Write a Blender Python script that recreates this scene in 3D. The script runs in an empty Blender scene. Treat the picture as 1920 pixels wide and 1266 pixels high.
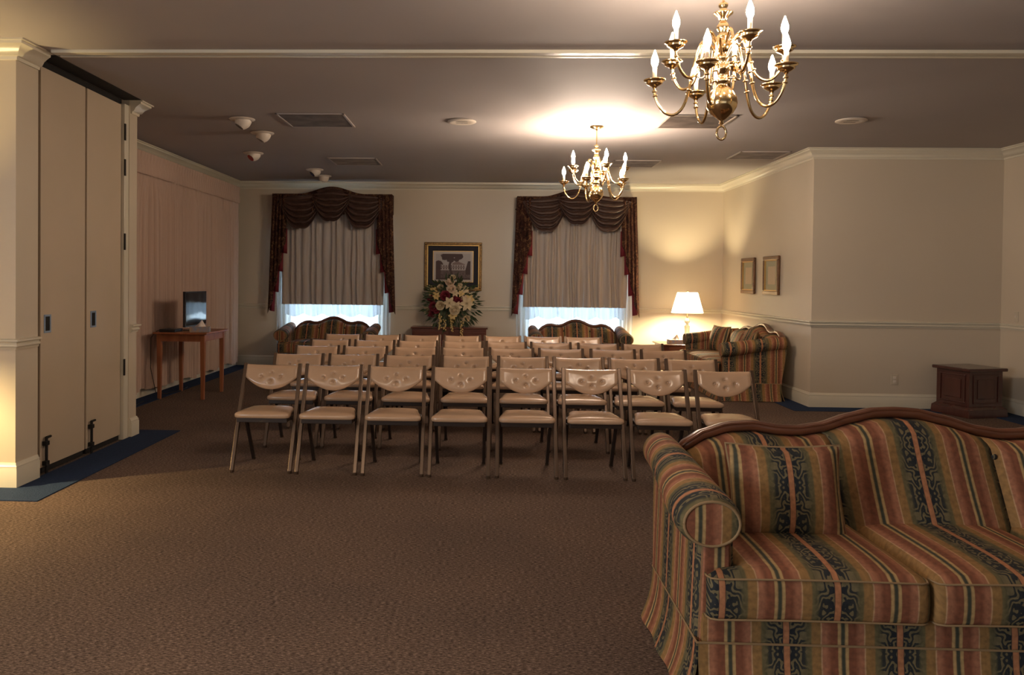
import bpy, bmesh, math, random
from math import sin, cos, pi, radians, sqrt, exp
from mathutils import Vector, Matrix
random.seed(7)
S = bpy.context.scene
COL = S.collection

# ------------------------------------------------------------------ camera
cam_d = bpy.data.cameras.new('camera')
cam = bpy.data.objects.new('camera', cam_d); COL.objects.link(cam)
YAW, PITCH, ROLL = -0.0361, -0.0167, 0.0109
Fv = Vector((sin(YAW)*cos(PITCH), cos(YAW)*cos(PITCH), sin(PITCH)))
Rv = Vector((cos(YAW), -sin(YAW), 0)); Uv = Rv.cross(Fv)
R2 = Rv*cos(ROLL) + Uv*sin(ROLL); U2 = -Rv*sin(ROLL) + Uv*cos(ROLL)
M = Matrix(((R2.x, U2.x, -Fv.x, 0), (R2.y, U2.y, -Fv.y, 0), (R2.z, U2.z, -Fv.z, 1.40), (0, 0, 0, 1)))
cam.matrix_world = M
cam_d.sensor_width = 36; cam_d.lens = 36*1500/1920
cam_d.shift_x = (960-856.5)/1920; cam_d.shift_y = (549.1-633)/1920
cam_d.clip_start = 0.05
S.camera = cam

# ------------------------------------------------------------------ world, exposure, large lights
W = bpy.data.worlds.new('world'); S.world = W; W.use_nodes = True
bg = W.node_tree.nodes['Background']
bg.inputs[0].default_value = (0.62, 0.82, 1.0, 1); bg.inputs[1].default_value = 11.0
S.view_settings.view_transform = 'Standard'; S.view_settings.look = 'None'
S.view_settings.gamma = 1; S.view_settings.exposure = 0.15
S.view_settings.use_curve_mapping = False
S.cycles.max_bounces = 10; S.cycles.diffuse_bounces = 5; S.cycles.transparent_max_bounces = 16
S.cycles.sample_clamp_indirect = 6.0; S.cycles.blur_glossy = 0.5
S.cycles.use_denoising = True

def area(name, loc, rot, sx, sy, power, col):
    d = bpy.data.lights.new(name, 'AREA'); d.shape = 'RECTANGLE'; d.size = sx; d.size_y = sy
    d.energy = power; d.color = col
    o = bpy.data.objects.new(name, d); COL.objects.link(o); o.location = loc; o.rotation_euler = rot
    return o
# daylight of the windows in the wall behind the camera, and an added warm fill below the near ceiling
P_WIN, P_CEIL = 12.0, 38.0
area('daylight_rear', (1.2, -3.8, 1.5), (radians(90), 0, 0), 4.2, 1.7, P_WIN, (0.80, 0.88, 1.0))
area('daylight_left', (-5.0, -1.2, 1.7), (radians(90), 0, radians(-90)), 2.6, 1.6, 190.0, (0.86, 0.92, 1.0))
area('added_ceiling_fill', (-1.6, 1.2, 2.89), (0, 0, 0), 1.2, 1.2, P_CEIL, (1.0, 0.80, 0.58))

BULB_E, LAMP_W = 540.0, 34.0

# ------------------------------------------------------------------ materials
def mat(name, col, rough=0.6, metal=0.0, **kw):
    m = bpy.data.materials.new(name); m.use_nodes = True
    b = m.node_tree.nodes['Principled BSDF']
    b.inputs['Base Color'].default_value = (*col, 1); b.inputs['Roughness'].default_value = rough
    b.inputs['Metallic'].default_value = metal
    for k, v in kw.items(): b.inputs[k].default_value = v
    return m
def nd(m, t, **kw):
    n = m.node_tree.nodes.new(t)
    for k, v in kw.items(): setattr(n, k, v)
    return n
def lk(m, a, b): m.node_tree.links.new(a, b)
def ramp(m, fac, stops, interp='LINEAR'):
    r = nd(m, 'ShaderNodeValToRGB'); cr = r.color_ramp; cr.interpolation = interp
    while len(cr.elements) < len(stops): cr.elements.new(0.5)
    for e, (p, c) in zip(cr.elements, stops): e.position = p; e.color = (*c, 1)
    lk(m, fac, r.inputs[0]); return r
def coords(m, scale, kind='Object'):
    t = nd(m, 'ShaderNodeTexCoord'); mp = nd(m, 'ShaderNodeMapping')
    mp.inputs['Scale'].default_value = scale
    lk(m, t.outputs[kind], mp.inputs[0]); return mp.outputs[0]
def noise(m, vec, scale, detail=2, rough=.5, dist=0):
    n = nd(m, 'ShaderNodeTexNoise'); n.inputs['Scale'].default_value = scale
    n.inputs['Detail'].default_value = detail; n.inputs['Roughness'].default_value = rough
    n.inputs['Distortion'].default_value = dist
    lk(m, vec, n.inputs['Vector']); return n.outputs['Fac']
def bump(m, h, strength=.3, dist=.01):
    b = nd(m, 'ShaderNodeBump'); b.inputs['Strength'].default_value = strength; b.inputs['Distance'].default_value = dist
    lk(m, h, b.inputs['Height']); lk(m, b.outputs[0], m.node_tree.nodes['Principled BSDF'].inputs['Normal'])
def basecol(m, out): lk(m, out, m.node_tree.nodes['Principled BSDF'].inputs['Base Color'])
def mottled(name, c1, c2, scale, rough=.6, stretch=(1, 1, 1), bs=0, metal=0, detail=3, **kw):
    m = mat(name, c1, rough, metal, **kw); v = coords(m, stretch); f = noise(m, v, scale, detail)
    basecol(m, ramp(m, f, [(.3, c1), (.7, c2)]).outputs[0])
    if bs: bump(m, f, bs)
    return m

WALL = mottled("wall_paint", (.59, .50, .375), (.605, .515, .39), 1.2, .42, bs=0)
CEIL = mottled('ceiling_paint', (.40, .36, .345), (.42, .38, .365), 1.0, .75)
TRIM = mat('trim_paint', (.66, .60, .47), .3)
DOORP = mottled('partition_vinyl', (.50, .40, .28), (.53, .42, .30), 2.0, .5)
def carpet():
    m = mat('carpet', (.2, .14, .1), .95)
    v = coords(m, (55, 170, 1)); f = noise(m, v, 1.0, 3, .75)
    v2 = coords(m, (1, 1, 1)); g = noise(m, v2, 1.3, 2)
    r = ramp(m, f, [(.34, (.034, .022, .017)), (.5, (.118, .080, .063)), (.66, (.29, .205, .16))])
    r2 = ramp(m, g, [(.3, (.85, .85, .85)), (.7, (1.08, 1.05, 1.0))])
    mx = nd(m, 'ShaderNodeMix', data_type='RGBA', blend_type='MULTIPLY'); mx.inputs[0].default_value = 1
    lk(m, r.outputs[0], mx.inputs[6]); lk(m, r2.outputs[0], mx.inputs[7]); basecol(m, mx.outputs[2])
    bump(m, f, .6, .006); m.node_tree.nodes['Principled BSDF'].inputs['Specular IOR Level'].default_value = .1
    return m
CARPET = carpet()
BORDER = mottled('navy_carpet', (.016, .028, .060), (.026, .042, .085), 120, .95, bs=.3, **{'Specular IOR Level': .1})
def stripes():
    m = mat('striped_damask', (.3, .2, .1), .8, **{'Specular IOR Level': .25})
    uv = nd(m, 'ShaderNodeTexCoord'); sp = nd(m, 'ShaderNodeSeparateXYZ'); lk(m, uv.outputs['UV'], sp.inputs[0])
    P = .367
    d = nd(m, 'ShaderNodeMath', operation='DIVIDE'); d.inputs[1].default_value = P; lk(m, sp.outputs[0], d.inputs[0])
    pp = nd(m, 'ShaderNodeMath', operation='PINGPONG'); pp.inputs[1].default_value = .5; lk(m, d.outputs[0], pp.inputs[0])
    m2 = nd(m, 'ShaderNodeMath', operation='MULTIPLY'); m2.inputs[1].default_value = 2.0; lk(m, pp.outputs[0], m2.inputs[0])
    t = m2.outputs[0]
    OR = (.44, .19, .09); NAVY = (.018, .021, .026); OLV = (.10, .088, .045); GOLD = (.30, .165, .06)
    CRM = (.52, .33, .18); RUST = (.22, .080, .042); SALM = (.37, .155, .085); GRN = (.06, .06, .04)
    base = ramp(m, t, [(0, OR), (.045, OR), (.06, NAVY), (.31, (.035, .036, .032)), (.35, OLV), (.43, (.15, .12, .055)), (.46, GOLD), (.60, GOLD),
                       (.615, CRM), (.640, SALM), (.70, SALM), (.79, RUST), (.90, RUST), (.915, (.46, .30, .13)), (.950, (.46, .30, .13)), (.978, GRN), (1, GRN)])
    # mirrored scroll motif inside the dark band
    cb = nd(m, 'ShaderNodeCombineXYZ'); lk(m, pp.outputs[0], cb.inputs[0])
    mv = nd(m, 'ShaderNodeMath', operation='MULTIPLY'); mv.inputs[1].default_value = 2.2; lk(m, sp.outputs[1], mv.inputs[0])
    pv = nd(m, 'ShaderNodeMath', operation='PINGPONG'); pv.inputs[1].default_value = .42; lk(m, mv.outputs[0], pv.inputs[0])
    lk(m, pv.outputs[0], cb.inputs[1])
    vo = nd(m, 'ShaderNodeTexWave', wave_type='RINGS', rings_direction='SPHERICAL', wave_profile='SIN'); vo.inputs['Scale'].default_value = 4.2
    vo.inputs['Distortion'].default_value = 17; vo.inputs['Detail'].default_value = 1.5; vo.inputs['Detail Scale'].default_value = 2.2
    lk(m, cb.outputs[0], vo.inputs['Vector'])
    mot = ramp(m, vo.outputs['Fac'], [(.50, (0, 0, 0)), (.62, (1, 1, 1))])
    mask = ramp(m, t, [(.06, (0, 0, 0)), (.07, (1, 1, 1)), (.30, (1, 1, 1)), (.44, (.2, .2, .2)), (.46, (0, 0, 0))])
    mm = nd(m, 'ShaderNodeMath', operation='MULTIPLY'); lk(m, mot.outputs[0], mm.inputs[0]); lk(m, mask.outputs[0], mm.inputs[1])
    mx = nd(m, 'ShaderNodeMix', data_type='RGBA'); lk(m, mm.outputs[0], mx.inputs[0]); lk(m, base.outputs[0], mx.inputs[6])
    mx.inputs[7].default_value = (.17, .135, .07, 1)
    # woven flecks
    fl = nd(m, 'ShaderNodeTexNoise'); fl.inputs['Scale'].default_value = 60; fl.inputs['Detail'].default_value = 3; lk(m, uv.outputs['UV'], fl.inputs['Vector'])
    fr = ramp(m, fl.outputs['Fac'], [(.3, (.68, .68, .68)), (.7, (1.06, 1.03, 1.0))])
    m3 = nd(m, 'ShaderNodeMix', data_type='RGBA', blend_type='MULTIPLY'); m3.inputs[0].default_value = 1
    lk(m, mx.outputs[2], m3.inputs[6]); lk(m, fr.outputs[0], m3.inputs[7]); basecol(m, m3.outputs[2])
    bump(m, fl.outputs['Fac'], .15, .004)
    return m
FAB = stripes()
PIPE = mat('piping_cord', (.27, .17, .08), .8)
WOOD = mottled('mahogany', (.085, .022, .011), (.15, .042, .02), 3, .28, stretch=(1.5, 14, 14), bs=.02, **{'Coat Weight': .3})
WOODP = mottled('dark_mahogany', (.055, .016, .011), (.075, .022, .015), 2, .25, stretch=(6, 6, 1), **{'Coat Weight': .3})
CREST = mottled('walnut_rail', (.10, .032, .014), (.17, .06, .028), 3, .3, stretch=(2, 16, 16), **{'Coat Weight': .3})
CHERRY = mottled('cherry_wood', (.27, .085, .032), (.36, .13, .05), 2, .4, stretch=(12, 12, 1.2))
VINYL = mottled('tan_vinyl', (.50, .32, .195), (.54, .35, .22), 6, .24, **{'Coat Weight': .35, 'Coat Roughness': .15})
TUBE = mat('bronze_tube', (.11, .068, .043), .30, .5)
DARKT = mat('dark_tube', (.035, .022, .016), .4, .3)
BRASS = mat('polished_brass', (.90, .66, .34), .13, 1.0)
CANDLE = mat('candle_sleeve', (.85, .74, .58), .5)
def bulbm(k=1.0):
    m = mat('lit_bulb', (1, .9, .75), .3); b = m.node_tree.nodes['Principled BSDF']
    b.inputs['Emission Color'].default_value = (1.0, .80, .62, 1); b.inputs['Emission Strength'].default_value = BULB_E*k
    return m
BULB = bulbm(1.12); BULB_DIM = bulbm(.5)
WHITE = mat('white_plastic', (.75, .66, .56), .4)
IVORY = mat('ivory_plastic', (.58, .50, .38), .4)
BLACK = mat('black_plastic', (.012, .012, .014), .3)
IRON = mat('black_iron', (.02, .017, .015), .5, .4)
STEEL = mat('brushed_steel', (.30, .36, .44), .3, .9)
SCREEN = mat('glossy_screen', (.006, .008, .012), .06, 0, **{'Specular IOR Level': .8})
GAP = mat('dark_gap', (.010, .008, .007), .9)  # near-black for the shade in gaps, slots and the pocket; also the seals
GRILLE = mottled('grille_metal', (.13, .10, .085), (.26, .215, .18), 5, .6)
GRFRAME = mat('grille_frame', (.40, .34, .30), .4)
REDG = mat('red_lens', (.35, .01, .012), .25)
BLUEG = mat('blue_lens', (.02, .03, .12), .25)
def cloth(name, c, transl, transp=0.0, scale=300):
    m = bpy.data.materials.new(name); m.use_nodes = True; nt = m.node_tree; nt.nodes.clear()
    out = nd(m, 'ShaderNodeOutputMaterial'); di = nd(m, 'ShaderNodeBsdfDiffuse'); tr = nd(m, 'ShaderNodeBsdfTranslucent')
    di.inputs[0].default_value = (*c, 1); tr.inputs[0].default_value = (*c, 1)
    mx = nd(m, 'ShaderNodeMixShader'); mx.inputs[0].default_value = transl
    lk(m, di.outputs[0], mx.inputs[1]); lk(m, tr.outputs[0], mx.inputs[2]); last = mx
    if transp:
        tp = nd(m, 'ShaderNodeBsdfTransparent'); m2 = nd(m, 'ShaderNodeMixShader'); m2.inputs[0].default_value = transp
        lk(m, mx.outputs[0], m2.inputs[1]); lk(m, tp.outputs[0], m2.inputs[2]); last = m2
    lk(m, last.outputs[0], out.inputs[0]); return m
PINK = cloth('rose_curtain', (.56, .405, .32), .0)
DRAPE = cloth('beige_drape', (.50, .42, .35), .03)
LINING = cloth('pale_lining', (.62, .66, .70), .35, .04)
SHEER = cloth('white_sheer', (.80, .84, .88), .5, .45)
SHADE = cloth('white_shade', (.92, .88, .80), .55)
def glassm():
    m = bpy.data.materials.new('window_glass'); m.use_nodes = True; nt = m.node_tree; nt.nodes.clear()
    out = nd(m, 'ShaderNodeOutputMaterial'); a = nd(m, 'ShaderNodeBsdfTransparent'); b = nd(m, 'ShaderNodeBsdfGlossy')
    b.inputs['Roughness'].default_value = .02; x = nd(m, 'ShaderNodeMixShader'); x.inputs[0].default_value = .08
    lk(m, a.outputs[0], x.inputs[1]); lk(m, b.outputs[0], x.inputs[2]); lk(m, x.outputs[0], out.inputs[0]); return m
GLASS = glassm()
CRYSTAL = mat('crystal', (.95, .93, .88), .05, 0, **{'Transmission Weight': .85, 'IOR': 1.5})
def floralm():
    m = mat('dark_floral_fabric', (.1, .05, .03), .85, **{'Specular IOR Level': .2}); v = coords(m, (1, 1, 1))
    f = noise(m, v, 16, 3, .6, 1.6); g = noise(m, v, 9, 2, .5, .6)
    r = ramp(m, f, [(.36, (.022, .011, .009)), (.47, (.075, .033, .022)), (.55, (.05, .022, .018)), (.60, (.20, .125, .06)), (.66, (.10, .05, .03)), (.72, (.28, .19, .10))])
    r2 = ramp(m, g, [(.35, (.8, .62, .6)), (.65, (1.1, 1.0, .9))])
    mx = nd(m, 'ShaderNodeMix', data_type='RGBA', blend_type='MULTIPLY'); mx.inputs[0].default_value = 1
    lk(m, r.outputs[0], mx.inputs[6]); lk(m, r2.outputs[0], mx.inputs[7]); basecol(m, mx.outputs[2]); return m
FLORAL = floralm()
SWAG = mottled('brown_swag_fabric', (.060, .030, .023), (.10, .055, .040), 14, .42)
REDL = mat('burgundy_lining', (.16, .010, .018), .8)
GILT = mottled('gilt_frame', (.30, .17, .05), (.09, .05, .02), 55, .35, metal=.6, bs=.5)
GILT2 = mat('gold_fillet', (.62, .40, .14), .3, .7)
BRNF = mottled('bronze_frame', (.10, .042, .016), (.17, .08, .03), 30, .35, metal=.3)
MATNV = mat('charcoal_mat', (.02, .02, .028), .8)
MATW = mat('white_mat', (.55, .50, .46), .8)
MATC = mat('cream_mat', (.40, .38, .24), .7)
PAPER = mat('cream_paper', (.60, .47, .30), .7)
VASE = mat('gold_vase', (.55, .38, .14), .3, .6)
CREAMF = mottled('cream_petal', (.52, .40, .23), (.66, .53, .34), 30, .7)
PEACHF = mottled('peach_petal', (.66, .48, .33), (.74, .58, .42), 30, .7)
YELLF = mottled('golden_petal', (.58, .40, .14), (.68, .50, .22), 30, .7)
BURGF = mottled('burgundy_petal', (.13, .006, .015), (.20, .012, .025), 30, .7)
LEAF = mottled('leaf_green', (.025, .045, .015), (.06, .08, .03), 30, .6)
TISSUE = mat('tissue_paper', (.78, .68, .60), .8)
BOXP = mottled('tissue_box_print', (.42, .28, .17), (.22, .26, .36), 28, .6)

# ------------------------------------------------------------------ mesh helpers
class MB:
    def __init__(s): s.v = []; s.f = []
    def add(s, vs, fs):
        o = len(s.v); s.v += [tuple(p) for p in vs]; s.f += [tuple(i+o for i in q) for q in fs]; return s
    def box(s, x0, x1, y0, y1, z0, z1):
        return s.add([(x0,y0,z0),(x1,y0,z0),(x1,y1,z0),(x0,y1,z0),(x0,y0,z1),(x1,y0,z1),(x1,y1,z1),(x0,y1,z1)],
                     [(0,3,2,1),(4,5,6,7),(0,1,5,4),(1,2,6,5),(2,3,7,6),(3,0,4,7)])
    def frustum(s, a, b):  # two (x0,x1,y0,y1,z)
        x0,x1,y0,y1,z0 = a; X0,X1,Y0,Y1,z1 = b
        return s.add([(x0,y0,z0),(x1,y0,z0),(x1,y1,z0),(x0,y1,z0),(X0,Y0,z1),(X1,Y0,z1),(X1,Y1,z1),(X0,Y1,z1)],
                     [(0,3,2,1),(4,5,6,7),(0,1,5,4),(1,2,6,5),(2,3,7,6),(3,0,4,7)])
    def grid(s, fn, nu, nv, closeu=False):
        vs = [fn(i/nu, j/nv) for j in range(nv+1) for i in range(nu if closeu else nu+1)]
        n = nu if closeu else nu+1; fs = []
        for j in range(nv):
            for i in range(nu):
                a = j*n+i; b = j*n+(i+1) % n; fs.append((a, b, b+n, a+n))
        return s.add(vs, fs)
    def sheet(s, fn, nu, nv, th):   # a grid with a second skin th behind it (fn's own third axis y), edges closed
        vs = [fn(i/nu, j/nv) for j in range(nv+1) for i in range(nu+1)]
        n = nu+1; N = len(vs); fs = []
        for j in range(nv):
            for i in range(nu):
                a = j*n+i; fs.append((a, a+1, a+1+n, a+n)); fs.append((N+a, N+a+n, N+a+1+n, N+a+1))
        ring = [i for i in range(n)] + [j*n+nu for j in range(1, nv+1)] + [nv*n+i for i in range(nu-1, -1, -1)] + [j*n for j in range(nv-1, 0, -1)]
        for k in range(len(ring)):
            a, b = ring[k], ring[(k+1) % len(ring)]; fs.append((b, a, a+N, b+N))
        t = th if isinstance(th, tuple) else (0, th, 0)
        return s.add(vs + [(p[0]+t[0], p[1]+t[1], p[2]+t[2]) for p in vs], fs)
    def lathe(s, prof, seg=20, c=(0, 0, 0), cap=True):
        n = seg; vs = [(c[0]+r*cos(2*pi*i/n), c[1]+r*sin(2*pi*i/n), c[2]+z) for r, z in prof for i in range(n)]
        fs = [(j*n+i, j*n+(i+1) % n, (j+1)*n+(i+1) % n, (j+1)*n+i) for j in range(len(prof)-1) for i in range(n)]
        if cap:
            fs.append(tuple(range(n-1, -1, -1))); fs.append(tuple((len(prof)-1)*n+i for i in range(n)))
        return s.add(vs, fs)
    def tube(s, pts, r, seg=8, cap=True, sq=None):
        pts = [Vector(p) for p in pts]; n = seg; vs = []; up = None
        for k, p in enumerate(pts):
            t = (pts[min(k+1, len(pts)-1)] - pts[max(k-1, 0)]).normalized()
            if up is None:
                up = Vector((0, 0, 1)) if abs(t.z) < .9 else Vector((1, 0, 0))
            a = t.cross(up)
            if a.length < 1e-5: a = t.cross(Vector((0, 1, 0)))
            a.normalize(); b = a.cross(t).normalized(); up = b
            rr = r[k] if isinstance(r, (list, tuple)) else r
            for i in range(n):
                an = 2*pi*(i+.5)/n; vs.append(p + a*cos(an)*rr*(sq[0] if sq else 1) + b*sin(an)*rr*(sq[1] if sq else 1))
        fs = [(j*n+i, j*n+(i+1) % n, (j+1)*n+(i+1) % n, (j+1)*n+i) for j in range(len(pts)-1) for i in range(n)]
        if cap: fs += [tuple(range(n-1, -1, -1)), tuple((len(pts)-1)*n+i for i in range(n))]
        return s.add(vs, fs)
    def soft(s, cx, cy, cz, sx, sy, sz, r, n=10, warp=None):   # cushion-like rounded box
        hx, hy, hz = sx/2, sy/2, sz/2; vs = []; fs = []
        def face(o, du, dv):
            b = len(vs)
            for j in range(n+1):
                for i in range(n+1):
                    p = [o[k] + du[k]*(2*i/n-1) + dv[k]*(2*j/n-1) for k in range(3)]
                    q = [p[0]*hx, p[1]*hy, p[2]*hz]
                    c = [max(-h+r, min(h-r, t)) for h, t in zip((hx, hy, hz), q)]
                    d = Vector([a-b_ for a, b_ in zip(q, c)])
                    if d.length > 1e-9: d = d.normalized()*r
                    w = [c[k]+d[k] for k in range(3)]
                    vs.append(warp(*w, p) if warp else w)
            for j in range(n):
                for i in range(n):
                    a = b+j*(n+1)+i; fs.append((a, a+1, a+n+2, a+n+1))
        face((0,0,1),(1,0,0),(0,1,0)); face((0,0,-1),(0,1,0),(1,0,0)); face((1,0,0),(0,1,0),(0,0,1))
        face((-1,0,0),(0,0,1),(0,1,0)); face((0,1,0),(0,0,1),(1,0,0)); face((0,-1,0),(1,0,0),(0,0,1))
        return s.add([(a+cx, b+cy, c+cz) for a, b, c in vs], fs)
    def build(s, name, m, parent=None, smooth=False, bevel=0, uv=None, weld=False, loc=None, rot=None, sub=0):
        me = bpy.data.meshes.new(name); me.from_pydata(s.v, [], s.f); me.update()
        if weld:
            bm = bmesh.new(); bm.from_mesh(me); bmesh.ops.remove_doubles(bm, verts=bm.verts, dist=1e-5)
            bmesh.ops.recalc_face_normals(bm, faces=bm.faces); bm.to_mesh(me); bm.free()
        if uv:
            l = me.uv_layers.new(name='UVMap')
            for lp in me.loops:
                l.data[lp.index].uv = uv(*me.vertices[lp.vertex_index].co)
        if m: me.materials.append(m)
        o = bpy.data.objects.new(name, me); COL.objects.link(o)
        if smooth:
            me.shade_smooth()
            if smooth != 'all': me.set_sharp_from_angle(angle=radians(45))
        if bevel:
            bv = o.modifiers.new('bevel', 'BEVEL'); bv.width = bevel; bv.segments = 2; bv.limit_method = 'ANGLE'
        if sub:
            ss = o.modifiers.new('sub', 'SUBSURF'); ss.levels = sub; ss.render_levels = sub
        if parent: o.parent = parent
        if loc: o.location = loc
        if rot: o.rotation_euler = rot
        return o
def tag(o, label, cat, group=None):
    o['label'] = label; o['category'] = cat
    if group: o['group'] = group
    return o
def thing(name, label, cat, loc=(0, 0, 0), rz=0, group=None):
    o = bpy.data.objects.new(name, None); COL.objects.link(o); o.location = loc; o.rotation_euler = (0, 0, rz)
    return tag(o, label, cat, group)
def struct(o): o['kind'] = 'structure'; return o
def kids(o): return [c for c in bpy.data.objects if c.parent == o]
def dup(root, loc, rz, label, childmap={}):
    if root.name not in childmap:
        childmap[root.name] = [(c, kids(c)) for c in kids(root)]
    r = root.copy(); COL.objects.link(r); r.location = loc; r.rotation_euler = (0, 0, rz); r['label'] = label
    for c, gs in childmap[root.name]:
        k = c.copy(); COL.objects.link(k); k.parent = r
        for g in gs:
            q = g.copy(); COL.objects.link(q); q.parent = k
    return r
def sstep(a, b, x):
    t = max(0, min(1, (x-a)/(b-a))); return t*t*(3-2*t)

# ------------------------------------------------------------------ the room
H = 2.911; XL, XR, XR2 = -3.965, 3.67, 5.755; YB, Y1 = 12.554, 9.148
XP, YP0 = -3.07, 5.12; YP1 = 6.93; YN = -4.0; XLN = -5.2
T = .12
WINX = (-2.39, 1.376); WH = .74; WZ0, WZ1 = .40, 2.42

fl = struct(MB().box(XLN-T, XR2+T, YN-T, YB+T, -.1, 0).build('floor', CARPET))
b = MB()
def strip(x0, x1, y0, y1): b.box(x0, x1, y0, y1, -.002, .006)
strip(XLN, -2.75, 4.815, 5.12); strip(-3.07, -2.75, 5.12, 7.13); strip(XL, -3.07, 6.93, 7.13)
strip(XL, -3.70, 7.13, YB); strip(-3.70, XR, YB-.27, YB); strip(3.39, XR, Y1, YB-.27); strip(3.39, XR2, 8.86, Y1)
strip(5.40, XR2, 4.0, 8.86)
b.build('carpet_border', BORDER, fl)
struct(MB().box(XLN-T, XR2+T, YN-T, YB+T, H, H+.1).build('ceiling', CEIL))
# back wall with two window openings
b = MB(); xs = [XL-T] + [x for c in WINX for x in (c-WH, c+WH)] + [XR+T]
for i in (0, 2, 4): b.box(xs[i], xs[i+1], YB, YB+T, 0, H)
for c in WINX: b.box(c-WH, c+WH, YB, YB+T, 0, WZ0); b.box(c-WH, c+WH, YB, YB+T, WZ1, H)
struct(b.build('wall_back', WALL))
struct(MB().box(XL-T, XL, YP1-.02, YB, 0, H).build('wall_left', WALL))
struct(MB().box(XR, XR+T, Y1+T, YB, 0, H).build('wall_right', WALL))
struct(MB().box(XR+.0, XR2+T, Y1, Y1+T, 0, H).build('wall_recess', WALL))
struct(MB().box(XR2, XR2+T, YN, Y1, 0, H).build('wall_right_near', WALL))
struct(MB().box(XLN-T, XLN, YN, YP0, 0, H).build('wall_left_near', WALL))
struct(MB().box(XLN-T, XR2+T, YN-T, YN, 0, H).build('wall_rear', WALL))
struct(MB().box(XLN-T, XP, YP0, YP0+.26, 0, H).build('wall_pier', WALL))
struct(MB().box(XL-T, XP, 6.78, YP1, 0, H).build('wall_pier_far', WALL))
struct(MB().box(-3.75, -3.65, YP0+.26, 6.78, 0, H).build('wall_pocket', GAP))

# swept mouldings: profile points are (out, z); path = list of (x, y) with the room to the right of travel
CROWN = [(0, -.115), (.012, -.115), (.016, -.095), (.030, -.088), (.045, -.060), (.075, -.035), (.088, -.028), (.090, -.012), (.105, -.010), (.105, 0), (0, 0)]
RAIL = [(0, -.035), (.010, -.035), (.012, -.022), (.022, -.014), (.022, -.004), (.014, .004), (.018, .014), (.032, .018), (.032, .030), (.006, .034), (0, .034)]
BASE = [(0, 0), (.020, 0), (.020, .125), (.016, .132), (.018, .142), (.012, .150), (.006, .165), (0, .165)]
def mould(name, prof, path, z, m=TRIM):
    n = len(path); nn = len(prof); vs = []; P = [Vector(p) for p in path]
    for k in range(n):
        d0 = (P[k]-P[k-1]).normalized() if k else None
        d1 = (P[k+1]-P[k]).normalized() if k < n-1 else None
        n0 = Vector((d0.y, -d0.x)) if d0 else None; n1 = Vector((d1.y, -d1.x)) if d1 else None
        if n0 and n1: q = (n0+n1); q = q/(q.dot(n0)) if q.dot(n0) > .2 else n0
        else: q = n0 or n1
        for o, h in prof: vs.append((P[k].x+q.x*o, P[k].y+q.y*o, z+h))
    fs = [(k*nn+i, k*nn+(i+1) % nn, (k+1)*nn+(i+1) % nn, (k+1)*nn+i) for k in range(n-1) for i in range(nn)]
    fs += [tuple(range(nn)), tuple((n-1)*nn+i for i in range(nn-1, -1, -1))]
    b = MB(); b.add(vs, fs); o = b.build(name, m, weld=True, smooth=True); return struct(o)
right = [(XR, YB), (XR, Y1), (XR2, Y1), (XR2, YN)]
mould('trim_1', CROWN, [(XL, YP1)] + [(XL, YB)] + right, H)
mould('trim_2', CROWN, [(XLN, YN), (XLN, YP0), (XP, YP0), (XP, YP0+.255)], H)
mould('trim_3', CROWN, [(XP, 6.80), (XP, YP1), (XL, YP1)], H)
mould('trim_4', RAIL, [(XL, YP1), (XL, YB), (WINX[0]-WH-.09, YB)], .945)
mould('trim_5', RAIL, [(WINX[0]+WH+.09, YB), (WINX[1]-WH-.09, YB)], .945)
mould('trim_6', RAIL, [(WINX[1]+WH+.09, YB)] + right, .945)
mould('trim_7', RAIL, [(XLN, YN), (XLN, YP0), (XP, YP0), (XP, YP0+.255)], .945)
mould('trim_8', RAIL, [(XP, 6.80), (XP, YP1), (XL, YP1)], .945)
mould('baseboard_back', BASE, [(XL, YP1), (XL, YB)] + right, 0)
mould('baseboard_pier', BASE, [(XLN, YN), (XLN, YP0), (XP, YP0), (XP, YP0+.255)], 0)
mould('baseboard_pier_far', BASE, [(XP, 6.80), (XP, YP1), (XL, YP1)], 0)
# sill of the accordion wall's ceiling track crossing the hall
tr = struct(MB().box(-2.93, XR2-.1, 5.28, 5.345, H-.022, H+.001).build('trim_9', TRIM, bevel=.004))
MB().box(-2.93, XR2-.1, 5.345, 5.40, H-.006, H+.001).build('track_slot', GAP, tr)
MB().box(-2.93, XR2-.1, 5.40, 5.425, H-.016, H+.001).build('track_lip', TRIM, tr)
tr = struct(MB().box(-3.12, -2.97, 5.42, 6.78, H-.004, H+.001).build('slot_shade_strip', GAP))  # dark strip painting the shade of the track slot above the panels
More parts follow.
